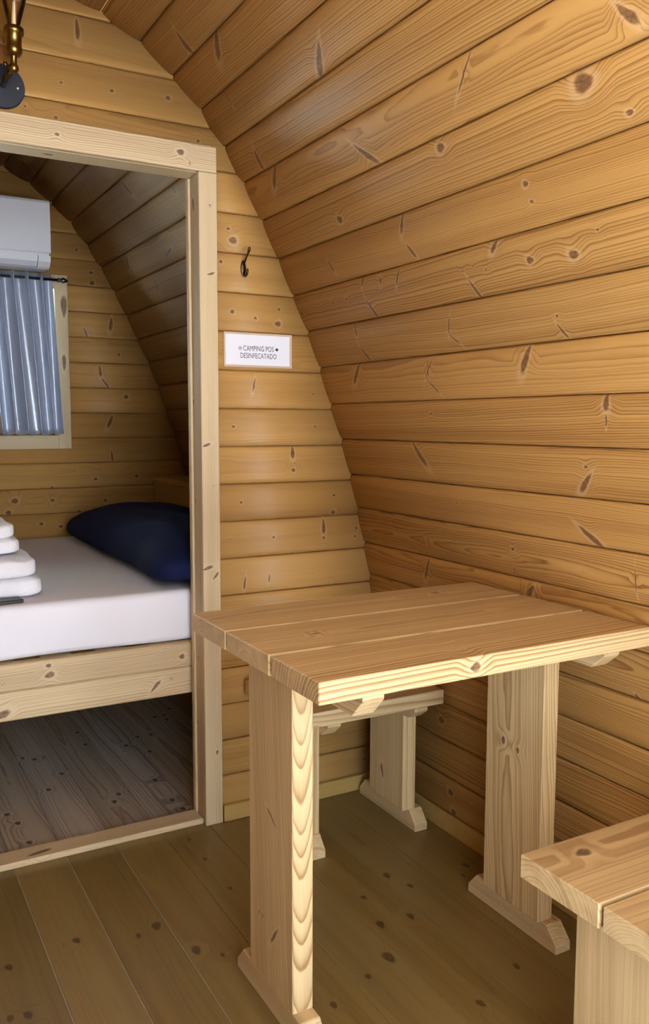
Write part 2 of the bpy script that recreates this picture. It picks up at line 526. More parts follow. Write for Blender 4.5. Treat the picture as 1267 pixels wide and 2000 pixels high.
def prism(name, pts, depth, bevel=0.002):
    """outline in local XZ, extruded along local Y and centred on it"""
    bm = bmesh.new()
    v0 = [bm.verts.new((x, -depth / 2, z)) for x, z in pts]
    f = bm.faces.new(v0)
    r = bmesh.ops.extrude_face_region(bm, geom=[f])
    bmesh.ops.translate(bm, vec=(0, depth, 0), verts=[e for e in r['geom'] if isinstance(e, bmesh.types.BMVert)])
    if bevel:
        bmesh.ops.recalc_face_normals(bm, faces=bm.faces)
        bmesh.ops.bevel(bm, geom=bm.edges[:], offset=bevel, segments=1, affect='EDGES', profile=0.5)
    return bm_mesh(name, bm)

def lathe(name, prof, seg=24, smooth_it=True):
    """prof of (radius, height), turned about local Z"""
    bm = bmesh.new()
    rows = []
    for r, z in prof:
        rows.append([bm.verts.new((r * math.cos(2 * PI * i / seg), r * math.sin(2 * PI * i / seg), z)) for i in range(seg)])
    for a, b in zip(rows, rows[1:]):
        for i in range(seg):
            bm.faces.new((a[i], a[(i + 1) % seg], b[(i + 1) % seg], b[i]))
    for row in (rows[0], rows[-1]):
        if len(row) > 2: bm.faces.new(row)
    bmesh.ops.remove_doubles(bm, verts=bm.verts[:], dist=1e-5)
    return bm_mesh(name, bm, smooth_it)

def tube(name, path, radii, seg=10, squash=1.0):
    bm = bmesh.new()
    rows = []
    pts = [Vector(q) for q in path]
    for i, q in enumerate(pts):
        t = (pts[min(i + 1, len(pts) - 1)] - pts[max(i - 1, 0)]).normalized()
        u = t.cross(Vector((1, 0, 0)))
        if u.length < 1e-3: u = t.cross(Vector((0, 0, 1)))
        u.normalize(); w = t.cross(u)
        rr = radii[i] if isinstance(radii, (list, tuple)) else radii
        rows.append([bm.verts.new(q + rr * (math.cos(2 * PI * k / seg) * u + squash * math.sin(2 * PI * k / seg) * w)) for k in range(seg)])
    for a, b in zip(rows, rows[1:]):
        for k in range(seg):
            bm.faces.new((a[k], a[(k + 1) % seg], b[(k + 1) % seg], b[k]))
    bm.faces.new(rows[0]); bm.faces.new(rows[-1])
    return bm_mesh(name, bm, True)

def prof_x(z):
    """half width position of the right arch surface at a height (right side, world X)"""
    if z >= W[0][1]: return XC
    for (xa, za), (xb, zb) in zip(W, W[1:]):
        if zb <= z <= za:
            return xa + (xb - xa) * (za - z) / (za - zb)
    return W[-1][0]

# ------------------------------------------------------------------ the pod shell
ground = link('ground', mesh('ground', [(-40, -40, -0.22), (40, -40, -0.22), (40, 40, -0.22), (-40, 40, -0.22)], [(0, 1, 2, 3)]),
              plain('gravel', (0.60, 0.615, 0.64), 0.9, noise_amt=0.2, nscale=3.0))
tag(ground, 'pale grey gravel ground outside the wooden pod', 'ground', kind='structure')

dark_core = plain('wall_core', (0.30, 0.18, 0.08), 0.9)
YLEN0, YLEN1 = YF - 0.85, YB + 0.03      # unseen overhang of the arch before the entrance, added to block high sky light

def arch_side(name, sgn, label):
    root = empty(name, (XC + sgn * 1.15, 1.7, 0), label, 'wall', kind='structure')
    for k in range(len(W) - 1):
        (xa, za), (xb, zb) = W[k], W[k + 1]
        if sgn < 0: xa, xb = 2 * XC - xa, 2 * XC - xb
        a = Vector((xa, 0, za)); b = Vector((xb, 0, zb))
        w = (b - a).length
        mid = (a + b) / 2
        if sgn > 0:
            mw = frame(mid, (0, 1, 0), b - a)
            kn = list(KR.get(k, []))
            if len(kn) < 3: kn += rand_knots(2.45, 3.8, w / 2, 1)
            x0, x1 = YLEN0, YLEN1
        else:
            mw = frame(mid, (0, -1, 0), b - a)
            kn = rand_knots(-3.8, 0.4, w / 2, 5)
            x0, x1 = -YLEN1, -YLEN0
        extra = {}
        if sgn > 0 and k in (8, 10):
            extra = dict(pith=(0.075, -0.03), freq=150, contrast=1.3, tilt=0.01, wobble=0.8)
        if sgn > 0 and k in (20, 21, 22):
            extra = dict(pith=(0.07, -0.03), freq=130, contrast=1.4, tilt=0.015)
        link('wall_plank', cladding('wall_plank', w, x0, x1), wall_pine('arch_pine', kn, **extra), root, mw)
    # outer skin that closes the joints
    pts = [Vector((x if sgn > 0 else 2 * XC - x, 0, z)) for x, z in W]
    if sgn > 0: pts = [Vector((XC, 0, W[0][1]))] + pts
    else: pts = [Vector((XC, 0, W[0][1]))] + pts
    inner, outer = [], []
    for i, q in enumerate(pts):
        t = (pts[min(i + 1, len(pts) - 1)] - pts[max(i - 1, 0)]).normalized()
        n = Vector((-t.z, 0, t.x)) * (1 if sgn > 0 else -1)
        if i == 0: n = Vector((0, 0, 1))
        inner.append(q + n * 0.0235); outer.append(q + n * 0.06)
    vs_, fs = [], []
    for y in (YLEN0, YLEN1):
        vs_ += [(q.x, y, q.z) for q in inner] + [(q.x, y, q.z) for q in outer]
    n = len(pts)
    for i in range(n - 1):
        fs += [(i, i + 1, 2 * n + i + 1, 2 * n + i), (n + i, n + i + 1, 3 * n + i + 1, 3 * n + i)]
    link('outer_skin', mesh('outer_skin', vs_, fs), dark_core, root)
    return root

wr = arch_side('wall_right', 1, 'curved arch wall of honey pine planks behind the table, running over to the ridge')
wl = arch_side('wall_left', -1, 'curved arch wall of honey pine planks opposite the table')
# ridge board that closes the top of the arch
rw = 2 * (W[0][0] - XC)
link('ridge_plank', cladding('ridge_plank', rw, YLEN0, YLEN1), wall_pine('ridge_pine', rand_knots(0, 3.8, 0.04, 5)), wr,
     frame((XC, 0, W[0][1]), (0, 1, 0), (1, 0, 0)))

def end_wall(name, Y, face, label, holes, KN, light=WALL, thick=0.045, ext=0.004):
    """flat wall of horizontal boards across the arch; holes are (x0, x1, z0, z1)"""
    root = empty(name, (XC, Y, 0), label, 'wall', kind='structure')
    for k in range(0, 21):
        z0 = PZ0 + PITCH * k if k else 0.0
        z1 = min(PZ0 + PITCH * (k + 1), W[0][1] - 0.004)
        if z1 - z0 < 0.02: continue
        zc = (z0 + z1) / 2; w = z1 - z0
        xr = lambda y, zc=zc: prof_x(zc + y) + ext
        xl = lambda y, zc=zc: 2 * XC - prof_x(zc + y) - ext
        cuts = [h for h in holes if h[2] < zc < h[3]]
        spans = [(xl, xr)] if not cuts else [(xl, cuts[0][0]), (cuts[0][1], xr)]
        for a, b in spans:
            kn = list(KN.get(k, []))
            mat = wall_pine('wall_pine', kn, light, contrast=rng.uniform(0.3, 0.5))
            if face < 0:
                link('wall_plank', cladding('wall_plank', w, a, b, 0.005, thick), mat, root, frame((0, Y, zc), (1, 0, 0), (0, 0, 1)))
            else:
                neg = lambda f: (lambda y, f=f: -(f(y) if callable(f) else f))
                link('wall_plank', cladding('wall_plank', w, neg(b), neg(a), 0.005, thick), mat, root, frame((0, Y, zc), (-1, 0, 0), (0, 0, 1)))
    return root

DOOR_R, DOOR_L, DOOR_T = 0.935, 2 * XC - 0.935, 1.90
WIN = (-0.08, 0.835, 1.20, 1.80)
wm = end_wall('wall_middle', YP, -1, 'flat wall of horizontal pine planks around the open doorway to the bed', [(DOOR_L, DOOR_R, -1, DOOR_T)], KP)
wb = end_wall('wall_back', YB, -1, 'bedroom end wall of horizontal pine planks around the curtained window', [WIN], KB, ext=0.035)
EN = (-0.05, 1.0, -1, 2.2)
wf = end_wall('wall_front', YF, 1, 'entrance wall of horizontal pine planks around the open door', [EN], {}, ext=0.035)

# floor
floor = empty('floor', (0.4, 1.0, 0), 'varnished brown pine board floor under the table and benches', 'floor', kind='structure')
FK = {}
for (x, y, r) in ((0.42, 1.92, .010), (0.266, 1.892, .009), (0.274, 1.712, .010), (0.24, 1.719, .008), (0.551, 1.868, .007), (0.60, 1.885, .013), (0.65, 1.75, .012), (0.696, 1.705, .006),
                  (0.821, 1.955, .006), (1.073, 1.63, .011), (1.02, 1.514, .015), (1.21, 1.811, .010), (0.942, 1.48, .007), (1.156, 1.623, .010), (1.235, 1.738, .008), (1.102, 1.292, .009),
                  (1.429, 1.751, .010), (1.389, 1.712, .006), (0.832, 1.437, .008), (0.82, 2.253, .006), (0.818, 2.127, .006), (1.10, 1.75, .008), (1.25, 1.35, .008)):
    FK.setdefault(math.floor((x - 0.35) / 0.1385), []).append((x, y, r))
pale_dust = plain('joint_dust', (0.62, 0.60, 0.52), 0.9, noise_amt=0.3, nscale=30)
for i in range(-9, 9):
    xa, xb = 0.35 + 0.1385 * i, 0.35 + 0.1385 * (i + 1)
    xa, xb = max(xa, 2 * XC - 1.53), min(xb, 1.53)
    if xb - xa < 0.02: continue
    w = xb - xa; xc = (xa + xb) / 2
    gap = 0.0022 if i in (-1, 0, 1, 2) else 0.0006
    kn = [(y, -(x - xc), rng.uniform(-0.3, 0.3), r * 1.25, r * 0.8) for x, y, r in FK.get(i, [])]
    me = beam('floor_plank', (2.335 - YF, w - gap, 0.03), 0.0008)
    mw = frame((xc, 0, -0.015), (0, 1, 0), (-1, 0, 0))
    o = link('floor_plank', me, None, floor, mw @ Matrix.Translation(((2.335 + YF) / 2, 0, 0)))
    cx = (2.335 + YF) / 2
    kn = [(a - cx, b, c, d, e) for a, b, c, d, e in kn]
    mat = pine('floor_pine', FLOOR[0], FLOOR[1], freq=110, pith=(rng.uniform(-0.05, 0.05), -rng.uniform(0.05, 0.1)), contrast=0.35, rough=0.34, knots=kn, jitter=0.14, halo=0,
               knot_color=(0.05, 0.022, 0.01), bump=0.05)
    me.materials.append(mat)
    # bedroom boards beyond the sill
    me2 = beam('floor_plank', (YB - 2.36, w - 0.001, 0.03), 0.0008)
    kn2 = [(rng.uniform(-0.7, 0.3), rng.uniform(-0.05, 0.05), 0.0, 0.011, 0.008) for _ in range(4)]
    link('floor_plank', me2, pine('bare_floor_pine', BEDFL[0], BEDFL[1], freq=120, pith=(rng.uniform(-0.03, 0.03), -rng.uniform(0.03, 0.06)), contrast=1.0, rough=0.5,
                                  knots=kn2, jitter=0.12, knot_color=(0.02, 0.014, 0.01)), floor,
         frame((xc, (YB + 2.36) / 2, -0.015), (0, 1, 0), (-1, 0, 0)))
link('joint_dust', beam('joint_dust', (2.3, 2.5, 0.02), 0), pale_dust, floor, Matrix.Translation((XC, 1.2, -0.0125)))
link('subfloor', beam('subfloor', (2.44, YB - YF + 0.1, 0.06), 0), dark_core, floor, Matrix.Translation((XC, (YB + YF) / 2, -0.062)))

# baseboards
bb = link('baseboard_right', prism('baseboard_right', [(-0.022, 0), (0.0, 0), (-0.004, 0.05), (-0.012, 0.05)], 2.70, 0.001),
          pine('baseboard_pine', (0.47, 0.31, 0.095), (0.32, 0.19, 0.055), pith=(0.0, -0.1), rough=0.45), None, Matrix.Translation((1.521, 0.955, 0.0)))
tag(bb, 'low brown skirting strip along the foot of the curved wall', 'baseboard', kind='structure')
bb2 = link('baseboard_middle', beam('baseboard_middle', (0.552, 0.017, 0.05), 0.002),
           pine('baseboard_pine', (0.47, 0.31, 0.095), (0.32, 0.19, 0.055), pith=(0.0, -0.1), rough=0.45), None, Matrix.Translation((1.226, 2.3105, 0.0255)))
tag(bb2, 'yellowish skirting strip at the foot of the doorway wall beneath the bench', 'baseboard', kind='structure')

# doorway frame
tr = empty('trim_1', (XC, 2.35, 0), 'pale unvarnished pine frame and sill around the doorway to the bed', 'door frame', kind='structure')
def post_mat(knots=(), **kw):
    a = dict(freq=260, pith=(0.05, -0.05), contrast=0.5, rough=0.6, jitter=0.04); a.update(kw)
    return pine('frame_pine', POST[0], POST[1], knots=knots, **a)
JR = 0.893
for sgn in (1, -1):
    X = (lambda x: x) if sgn > 0 else (lambda x: 2 * XC - x)
    mw = frame((X(0.920), 2.314, 0.945), (0, 0, 1), (1, 0, 0))
    kn = [(1.135 - .945, -0.013, 1.2, 0.012, 0.004), (0.78 - .945, -0.012, 1.3, 0.014, 0.005), (0.755 - .945, 0.012, 0.7, 0.012, 0.004), (0.222 - .945, 0.010, 0.0, 0.006, 0.004), (1.615 - .945, 0.006, 1.2, 0.012, 0.003)]
    link('post_casing', beam('post_casing', (1.89, 0.054, 0.018), 0.002), post_mat(kn), tr, mw)
    mw = frame((X(0.9085), 2.362, 0.945), (0, 0, 1), (0, 1, 0))
    kn = [(1.81 - .945, -0.004, 0.1, 0.018, 0.005), (1.259 - .945, 0.012, 0.0, 0.008, 0.004), (0.969 - .945, 0.006, 0.0, 0.008, 0.003), (0.5 - .945, 0.0, 0, 0.007, 0.003), (0.3 - .945, 0.01, 0, 0.007, 0.003)]
    link('post_jamb', beam('post_jamb', (1.888, 0.076, 0.025), 0.002), post_mat(kn, contrast=0.7), tr, mw)
    mw = frame((X(0.9005), 2.392, 0.945), (0, 0, 1), (0, 1, 0))
    link('door_stop', beam('door_stop', (1.885, 0.022, 0.022), 0.002), post_mat(), tr, mw)
hx = 0.947 - XC
link('header_casing', beam('header_casing', (2 * hx, 0.070, 0.018), 0.002),
     post_mat([(0.841 - XC, 0.006, 0.0, 0.010, 0.007), (0.512 - XC, 0.0, 0.0, 0.006, 0.004)], freq=220, pith=(0.045, -0.02), contrast=1.5, tilt=0.01), tr,
     frame((XC, 2.314, 1.926), (1, 0, 0), (0, 0, 1)))
link('header_jamb', beam('header_jamb', (2 * (JR - XC) + 0.05, 0.076, 0.025), 0.002), post_mat([(0.5 - XC, 0, 0, 0.014, 0.006)]), tr, frame((XC, 2.362, 1.9025), (1, 0, 0), (0, 1, 0)))
link('sill', beam('sill', (2 * (JR - XC), 0.074, 0.018), 0.003), post_mat([(0.42 - XC, -0.01, 0.2, 0.03, 0.008)], contrast=0.6), tr, frame((XC, 2.361, 0.009), (1, 0, 0), (0, 1, 0)))
screw = lathe('screw_head', [(0.0035, 0), (0.003, 0.0012), (0.0001, 0.0015)], 10)
steel = plain('zinc_screw', (0.75, 0.75, 0.74), 0.3, 0.9, 0.02)
for x, z in ((0.866, 1.905), (0.925, 1.80), (0.926, 1.02)):
    link('screw_head', screw, steel, tr, frame((x, 2.305, z), (1, 0, 0), (0, 0, 1)))

# window in the bedroom end wall
win = empty('window_1', (XC, YB, 1.08), 'pine framed bedroom window behind the silver curtain', 'window', kind='structure')
wfm = lambda kn=(): wall_pine('window_pine', kn, POST, contrast=0.5)
link('window_stile', beam('window_stile', (0.747, 0.056, 0.02), 0.002), wfm([(0.24, 0.01, 0.0, 0.04, 0.012), (0.0, 0.005, 0.0, 0.03, 0.008)]), win, frame((0.855, YB - 0.012, 1.4565), (0, 0, 1), (1, 0, 0)))
link('window_stile', beam('window_stile', (0.747, 0.056, 0.02), 0.002), wfm(), win, frame((2 * XC - 0.855, YB - 0.012, 1.4565), (0, 0, 1), (1, 0, 0)))
link('window_rail', beam('window_rail', (0.96 - 0.056, 0.06, 0.024), 0.002), wfm(), win, frame((XC, YB - 0.014, 1.113), (1, 0, 0), (0, 0, 1)))
link('window_rail', beam('window_rail', (0.96 - 0.056, 0.06, 0.02), 0.002), wfm(), win, frame((XC, YB - 0.012, 1.80), (1, 0, 0), (0, 0, 1)))
glass = bpy.data.materials.new('window_glass'); glass.use_nodes = True
nt = glass.node_tree; nt.nodes.remove(nt.nodes['Principled BSDF'])
tr_n = nd(nt, 'ShaderNodeBsdfTransparent'); gl_n = nd(nt, 'ShaderNodeBsdfGlossy'); gl_n.inputs['Roughness'].default_value = 0.02
fr = nd(nt, 'ShaderNodeFresnel'); mx = nd(nt, 'ShaderNodeMixShader')
tr_n.inputs['Color'].default_value = (0.86, 0.92, 0.88, 1)
nt.links.new(fr.outputs[0], mx.inputs[0]); nt.links.new(tr_n.outputs[0], mx.inputs[1]); nt.links.new(gl_n.outputs[0], mx.inputs[2])
nt.links.new(mx.outputs[0], nt.nodes['Material Output'].inputs[0])
link('window_pane', beam('window_pane', (0.94, 0.72, 0.006), 0), glass, win, frame((XC, YB + 0.035, 1.46), (1, 0, 0), (0, 0, 1)))

# ------------------------------------------------------------------ table and benches
def fresh(name, knots=(), **kw):
    a = dict(freq=160, pith=(rng.uniform(-0.03, 0.03), -rng.uniform(0.03, 0.06)), tilt=rng.uniform(-0.03, 0.03), contrast=0.75, rough=0.5, jitter=0.05, pal=FRESH)
    a.update(kw)
    pal = a.pop('pal')
    return pine(name, pal[0], pal[1], knots=knots, **a)

def foot_outline(L, h, low, run):
    return [(-L / 2, 0), (L / 2, 0), (L / 2, low), (L / 2 - run, h), (-L / 2 + run, h), (-L / 2, low)]
def cleat_outline(L, h, low, run):
    return [(-L / 2, h), (-L / 2, h - low), (-L / 2 + run, 0), (L / 2 - run, 0), (L / 2, h - low), (L / 2, h)]

TP = FRESH
table = empty('dining_table', (1.06, 1.48, 0), 'pine dining table with three thick top planks and two board legs', 'table')
ZT, TH = 0.780, 0.040
tabspec = ((1.5815, 1.770, dict(knots=[(1.277 - 1.06, 0.02, 0.0, 0.012, 0.006)])),
           (1.377, 1.5735, dict(knots=[(0.815 - 1.06, 0.0, 0.1, 0.012, 0.005), (1.32 - 1.06, 0.1, 0.2, 0.02, 0.004)])),
           (1.187, 1.3665, dict(knots=[(0.989 - 1.06, 0.000, 0.0, 0.016, 0.013)], plane='XZ', pith=(-0.11, -0.05), freq=125, contrast=1.3, tilt=0.04, wobble=0.75)))
for y0, y1, kw in tabspec:
    x0, x1 = 0.657, 1.446
    a = dict(pal=TP, rough=0.42); a.update(kw)
    link('tabletop_plank', beam('tabletop_plank', (x1 - x0, y1 - y0, TH), 0.002), fresh('table_pine', **a), table, Matrix.Translation(((x0 + x1) / 2, (y0 + y1) / 2, ZT - TH / 2)))

def leg(parent, x0, x1, y0, y1, z0, z1, **kw):
    link('leg', beam('leg', (z1 - z0, y1 - y0, x1 - x0), 0.002), fresh('leg_pine', **kw), parent, frame(((x0 + x1) / 2, (y0 + y1) / 2, (z0 + z1) / 2), (0, 0, 1), (0, 1, 0)))
def foot(parent, x0, x1, y0, y1, h=0.058, low=0.022, run=0.032, **kw):
    L = y1 - y0
    a = dict(contrast=0.6, freq=190); a.update(kw)
    link('foot', prism('foot', foot_outline(L, h, low, run), x1 - x0, 0.002), fresh('foot_pine', **a), parent, frame(((x0 + x1) / 2, (y0 + y1) / 2, 0), (0, 1, 0), (-1, 0, 0)))
def cleat(parent, x0, x1, y0, y1, ztop, h=0.05, low=0.015, run=0.035, **kw):
    L = y1 - y0
    link('cleat', prism('cleat', cleat_outline(L, h, low, run), x1 - x0, 0.002), fresh('cleat_pine', **kw), parent, frame(((x0 + x1) / 2, (y0 + y1) / 2, ztop - h), (0, 1, 0), (-1, 0, 0)))

zc = (0.058 + 0.74) / 2
leg(table, 0.707, 0.752, 1.380, 1.577, 0.058, ZT - TH, pith=(-0.158, 0.002), freq=200, contrast=1.2, tilt=0.083, wobble=0.4,
    knots=[(0.42 - zc, 1.47 - 1.4785, 1.0, 0.022, 0.003), (0.19 - zc, 1.53 - 1.4785, 0.2, 0.006, 0.002), (0.178 - zc, 1.46 - 1.4785, 2.5, 0.025, 0.004), (0.19 - zc, 1.515 - 1.4785, 0, 0.006, 0.002)])
leg(table, 1.338, 1.382, 1.380, 1.573, 0.058, ZT - TH - 0.045, pith=(0.02, 0.09), freq=170, contrast=0.9, tilt=0.05, wobble=0.8,
    knots=[(0.449 - .3765, 1.511 - 1.4765, 0.0, 0.009, 0.006), (0.441 - .3765, 1.461 - 1.4765, 0.0, 0.010, 0.008)])
foot(table, 0.709, 0.753, 1.320, 1.652)
foot(table, 1.352, 1.398, 1.335, 1.648, contrast=0.8)
cleat(table, 0.7525, 0.797, 1.205, 1.75, ZT - TH, contrast=1.0, freq=120)
cleat(table, 1.338, 1.382, 1.212, 1.75, ZT - TH, h=0.045, contrast=0.8)

BZ, BT = 0.430, 0.042
fb = empty('wooden_bench', (1.26, 2.12, 0), 'short pine bench tucked behind the table against the doorway wall', 'bench', 'short pine benches')
x0, x1 = 1.020, 1.490
link('seat_plank', beam('seat_plank', (x1 - x0, 0.182, BT), 0.002), fresh('bench_pine', pal=TP), fb, Matrix.Translation(((x0 + x1) / 2, 2.033, BZ - BT / 2)))
link('seat_plank', beam('seat_plank', (x1 - x0, 0.172, BT), 0.002), fresh('bench_pine', pal=TP), fb, Matrix.Translation(((x0 + x1) / 2, 2.217, BZ - BT / 2)))
leg(fb, 1.070, 1.113, 2.007, 2.190, 0.055, BZ - BT)
leg(fb, 1.394, 1.439, 2.007, 2.190, 0.055, BZ - BT - 0.040, pith=(-0.16, 0.03), knots=[(0.0 - .06, 0.02, 0.2, 0.02, 0.006)])
foot(fb, 1.071, 1.114, 1.972, 2.285)
foot(fb, 1.416, 1.460, 1.972, 2.285)
cleat(fb, 1.1135, 1.156, 1.962, 2.29, BZ - BT, h=0.045)
cleat(fb, 1.394, 1.439, 1.950, 2.29, BZ - BT, h=0.040)

nb = empty('wooden_bench', (1.26, 0.92, 0), 'short pine bench in front of the table with a dark knot in its seat', 'bench', 'short pine benches')
x0, x1 = 1.026, 1.488
link('seat_plank', beam('seat_plank', (x1 - x0, 0.184, BT + 0.002), 0.002), fresh('bench_pine', [(1.128 - (x0 + x1) / 2, 1.055 - 1.014, 0.1, 0.015, 0.011)], pal=TP, freq=100, pith=(0.05, -0.05), contrast=0.75), nb,
     Matrix.Translation(((x0 + x1) / 2, 1.014, BZ - BT / 2)))
link('seat_plank', beam('seat_plank', (x1 - x0, 0.184, BT + 0.002), 0.002), fresh('bench_pine', pal=TP), nb, Matrix.Translation(((x0 + x1) / 2, 0.822, BZ - BT / 2)))
leg(nb, 1.082, 1.126, 0.830, 1.022, 0.055, BZ - BT - 0.001, contrast=0.35, freq=90, pith=(0.0, 0.06))
leg(nb, 1.394, 1.439, 0.830, 1.022, 0.055, BZ - BT - 0.041)
foot(nb, 1.084, 1.128, 0.790, 1.062)
foot(nb, 1.416, 1.460, 0.790, 1.062)
cleat(nb, 1.1265, 1.169, 0.76, 1.085, BZ - BT - 0.001, h=0.045)
cleat(nb, 1.394, 1.439, 0.76, 1.085, BZ - BT - 0.001, h=0.040)

# ------------------------------------------------------------------ bed
bed = empty('bed_frame', (0.35, 3.1, 0), 'raised pine bed frame with a double board side rail beyond the doorway', 'bed')
XB0, XB1 = -0.55, 1.235
bl = XB1 - XB0; bx = (XB0 + XB1) / 2
link('side_rail', beam('side_rail', (bl, 0.075, 0.04), 0.004), post_mat([(0.474 - bx, 0.022, 0.0, 0.011, 0.009), (0.476 - bx, -0.006, 0.3, 0.012, 0.008), (0.865 - bx, -0.004, 0.0, 0.012, 0.012)], freq=200, contrast=0.9, pith=(0.07, -0.03)), bed,
     frame((bx, 2.44, 0.4995), (1, 0, 0), (0, 0, 1)))
link('side_rail', beam('side_rail', (bl, 0.084, 0.034), 0.004), post_mat([(0.783 - bx, -0.006, 0.8, 0.02, 0.005), (0.347 - bx, -0.02, 0.3, 0.02, 0.01)], freq=190, contrast=0.9, pith=(-0.075, -0.03)), bed,
     frame((bx, 2.443, 0.4185), (1, 0, 0), (0, 0, 1)))
link('side_rail', beam('side_rail', (bl, 0.14, 0.03), 0.004), post_mat(), bed, frame((bx, 3.83, 0.45), (1, 0, 0), (0, 0, 1)))
for x in (XB0 + 0.04, XB1 - 0.04):
    for y in (2.49, 3.79):
        link('bed_leg', beam('bed_leg', (0.53, 0.06, 0.05), 0.003), post_mat(), bed, frame((x, y, 0.265), (0, 0, 1), (0, 1, 0)))
slat_me = beam('bed_slat', (1.38, 0.09, 0.018), 0.002)
slat_mat = post_mat()
for i in range(11):
    link('bed_slat', slat_me, slat_mat, bed, frame((XB0 + 0.1 + i * 0.159, 3.135, 0.527), (0, 1, 0), (-1, 0, 0)))
for x, z in ((0.35, 0.490), (0.80, 0.520), (0.83, 0.430)):
    link('screw_head', screw, steel, bed, frame((x, 2.42, z), (1, 0, 0), (0, 0, 1)))

def cushion(name, sx, sy, sz, ex=4.0, ez=2.4, nu=40, nv=24, wr=0.0, seed=0, bias=None):
    """superellipsoid body with soft wrinkles, resting on z=0"""
    r = random.Random(seed)
    ph = [(r.uniform(2, 7), r.uniform(2, 7), r.uniform(0, 6.28)) for _ in range(6)]
    sp = lambda c, e: math.copysign(abs(c) ** (2.0 / e), c)
    bm = bmesh.new(); rows = []
    for j in range(nv + 1):
        la = -PI / 2 + PI * j / nv
        row = []
        for i in range(nu):
            lo = 2 * PI * i / nu
            x = sp(math.cos(la), ez) * sp(math.cos(lo), ex); y = sp(math.cos(la), ez) * sp(math.sin(lo), ex); z = sp(math.sin(la), ez)
            d = sum(math.sin(a * x * 1.7 + b * y * 1.7 + p + z) for a, b, p in ph) / 6 * wr
            q = Vector((x * sx / 2, y * sy / 2, z * sz / 2 + sz / 2))
            q += Vector((x * d * 0.4, y * d * 0.4, d * (0.5 + 0.5 * z)))
            if bias: q = bias(q)
            row.append(bm.verts.new(q))
        rows.append(row)
    for a, b in zip(rows, rows[1:]):
        for i in range(nu):
            bm.faces.new((a[i], a[(i + 1) % nu], b[(i + 1) % nu], b[i]))
    bmesh.ops.remove_doubles(bm, verts=bm.verts[:], dist=1e-5)
    return bm_mesh(name, bm, True)

sheet = plain('white_sheet', (0.82, 0.82, 0.88), 0.75, noise_amt=0.02, nscale=12, spec=0.2)
MZ = 0.540
def mattress_mesh():
    bm = bmesh.new()
    box_bm(bm, (1.80, 1.425, 0.157), (0, 0, 0.0785))
    bmesh.ops.bevel(bm, geom=bm.edges[:], offset=0.022, segments=4, affect='EDGES', profile=0.5)
    bmesh.ops.subdivide_edges(bm, edges=[e for e in bm.edges if e.calc_length() > 0.4], cuts=24, use_grid_fill=True)
    for v in bm.verts:
        if v.co.y < -0.5:      # a few slack folds along the front of the fitted sheet
            v.co.y += 0.0025 * math.sin(v.co.x * 23 + v.co.z * 20) * (1 if v.co.z > 0.02 else 0.3)
        if v.co.z < 0.02: v.co.z += 0.003 * math.sin(v.co.x * 9)+0.003
    return bm_mesh('mattress', bm, True)
mt = link('mattress', mattress_mesh(), sheet, None, Matrix.Translation((0.345, 2.432 + 0.7125, MZ)))
tag(mt, 'mattress in a fitted white sheet on the pine bed frame', 'mattress')
ZM = MZ + 0.157

navy = plain('navy_cotton', (0.007, 0.012, 0.055), 0.85, noise_amt=0.1, nscale=25, spec=0.15, bump=0.15)
def pillow_bias(q):
    k = 1 - 0.25 * max(0.0, q.y / 0.7) ** 3      # slimmer towards the far end
    z = 0.18 * max(q.z / 0.18, 0.0) ** 1.6
    x, y = q.x + 0.12 * z, q.y
    t = max(0.0, -y / 0.71 - 0.55) / 0.45 * max(0.0, -q.x / 0.21) ** 0.5     # near corner pulled out over the mattress edge
    return Vector((x - 0.045 * t, y - 0.02 * t, z * k))
pl = link('pillow', cushion('pillow', 0.42, 1.43, 0.18, 9.0, 2.4, 128, 32, 0.014, 5, pillow_bias), navy, None, Matrix.Translation((1.026, 3.13, ZM + 0.003)))
tag(pl, 'long navy blue pillow lying along the head of the bed', 'pillow')

hb = empty('headboard_shelf', (1.33, 3.13, 0), 'boxed wooden shelf behind the navy pillow under the curved wall', 'shelf')
dk = WALL
Lh = YB - 0.005 - 2.40
link('top_board', beam('top_board', (Lh, 0.135, 0.026), 0.003), wall_pine('shelf_pine', (), dk), hb, frame((1.3155, (YB - 0.005 + 2.40) / 2, 0.940), (0, 1, 0), (-1, 0, 0)))
for k in range(2):
    link('front_panel', beam('front_panel', (Lh - 0.01, 0.46, 0.02), 0.003) if k == 0 else beam('front_panel', (Lh - 0.01, 0.464, 0.02), 0.003), wall_pine('shelf_pine', rand_knots(-0.6, 0.6, 0.2, 4), dk), hb,
         frame((1.268, (YB - 0.005 + 2.40) / 2, 0.232 + 0.463 * k), (0, 1, 0), (0, 0, 1)))

white_towel = plain('terry_towel', (0.86, 0.87, 0.92), 0.95, noise_amt=0.05, nscale=260, spec=0.1, bump=0.9, sheen=0.3)
def towel(name, cx, cy, sx, sy, z0, folds, h, label, seed):
    root = empty(name, (cx, cy, z0), label, 'towel', 'white towels stacked on the bed')
    for i in range(folds):
        me = cushion('fold', sx - 0.012 * (i % 2), sy - 0.008 * i, h, 7.0, 5.5, 56, 28, 0.006, seed + i)
        link('fold', me, white_towel, root, Matrix.Translation((cx + 0.004 * (-1) ** i, cy, z0 + i * h * 0.90)))
    return root
towel('folded_towel', 0.287, 2.70, 0.40, 0.38, ZM, 2, 0.062, 'thick folded white towel lying directly on the mattress sheet', 3)
towel('folded_towel', 0.25, 2.715, 0.37, 0.32, ZM + 0.1225, 2, 0.048, 'smaller folded white towel on top of the thick towel', 9)
slab = link('thin_black_case', beam('thin_black_case', (0.15, 0.045, 0.010), 0.002), plain('black_plastic', (0.012, 0.012, 0.018), 0.4), None, frame((0.345, 2.480, ZM + 0.0055), (1, 0.12, 0), (-0.12, 1, 0)))
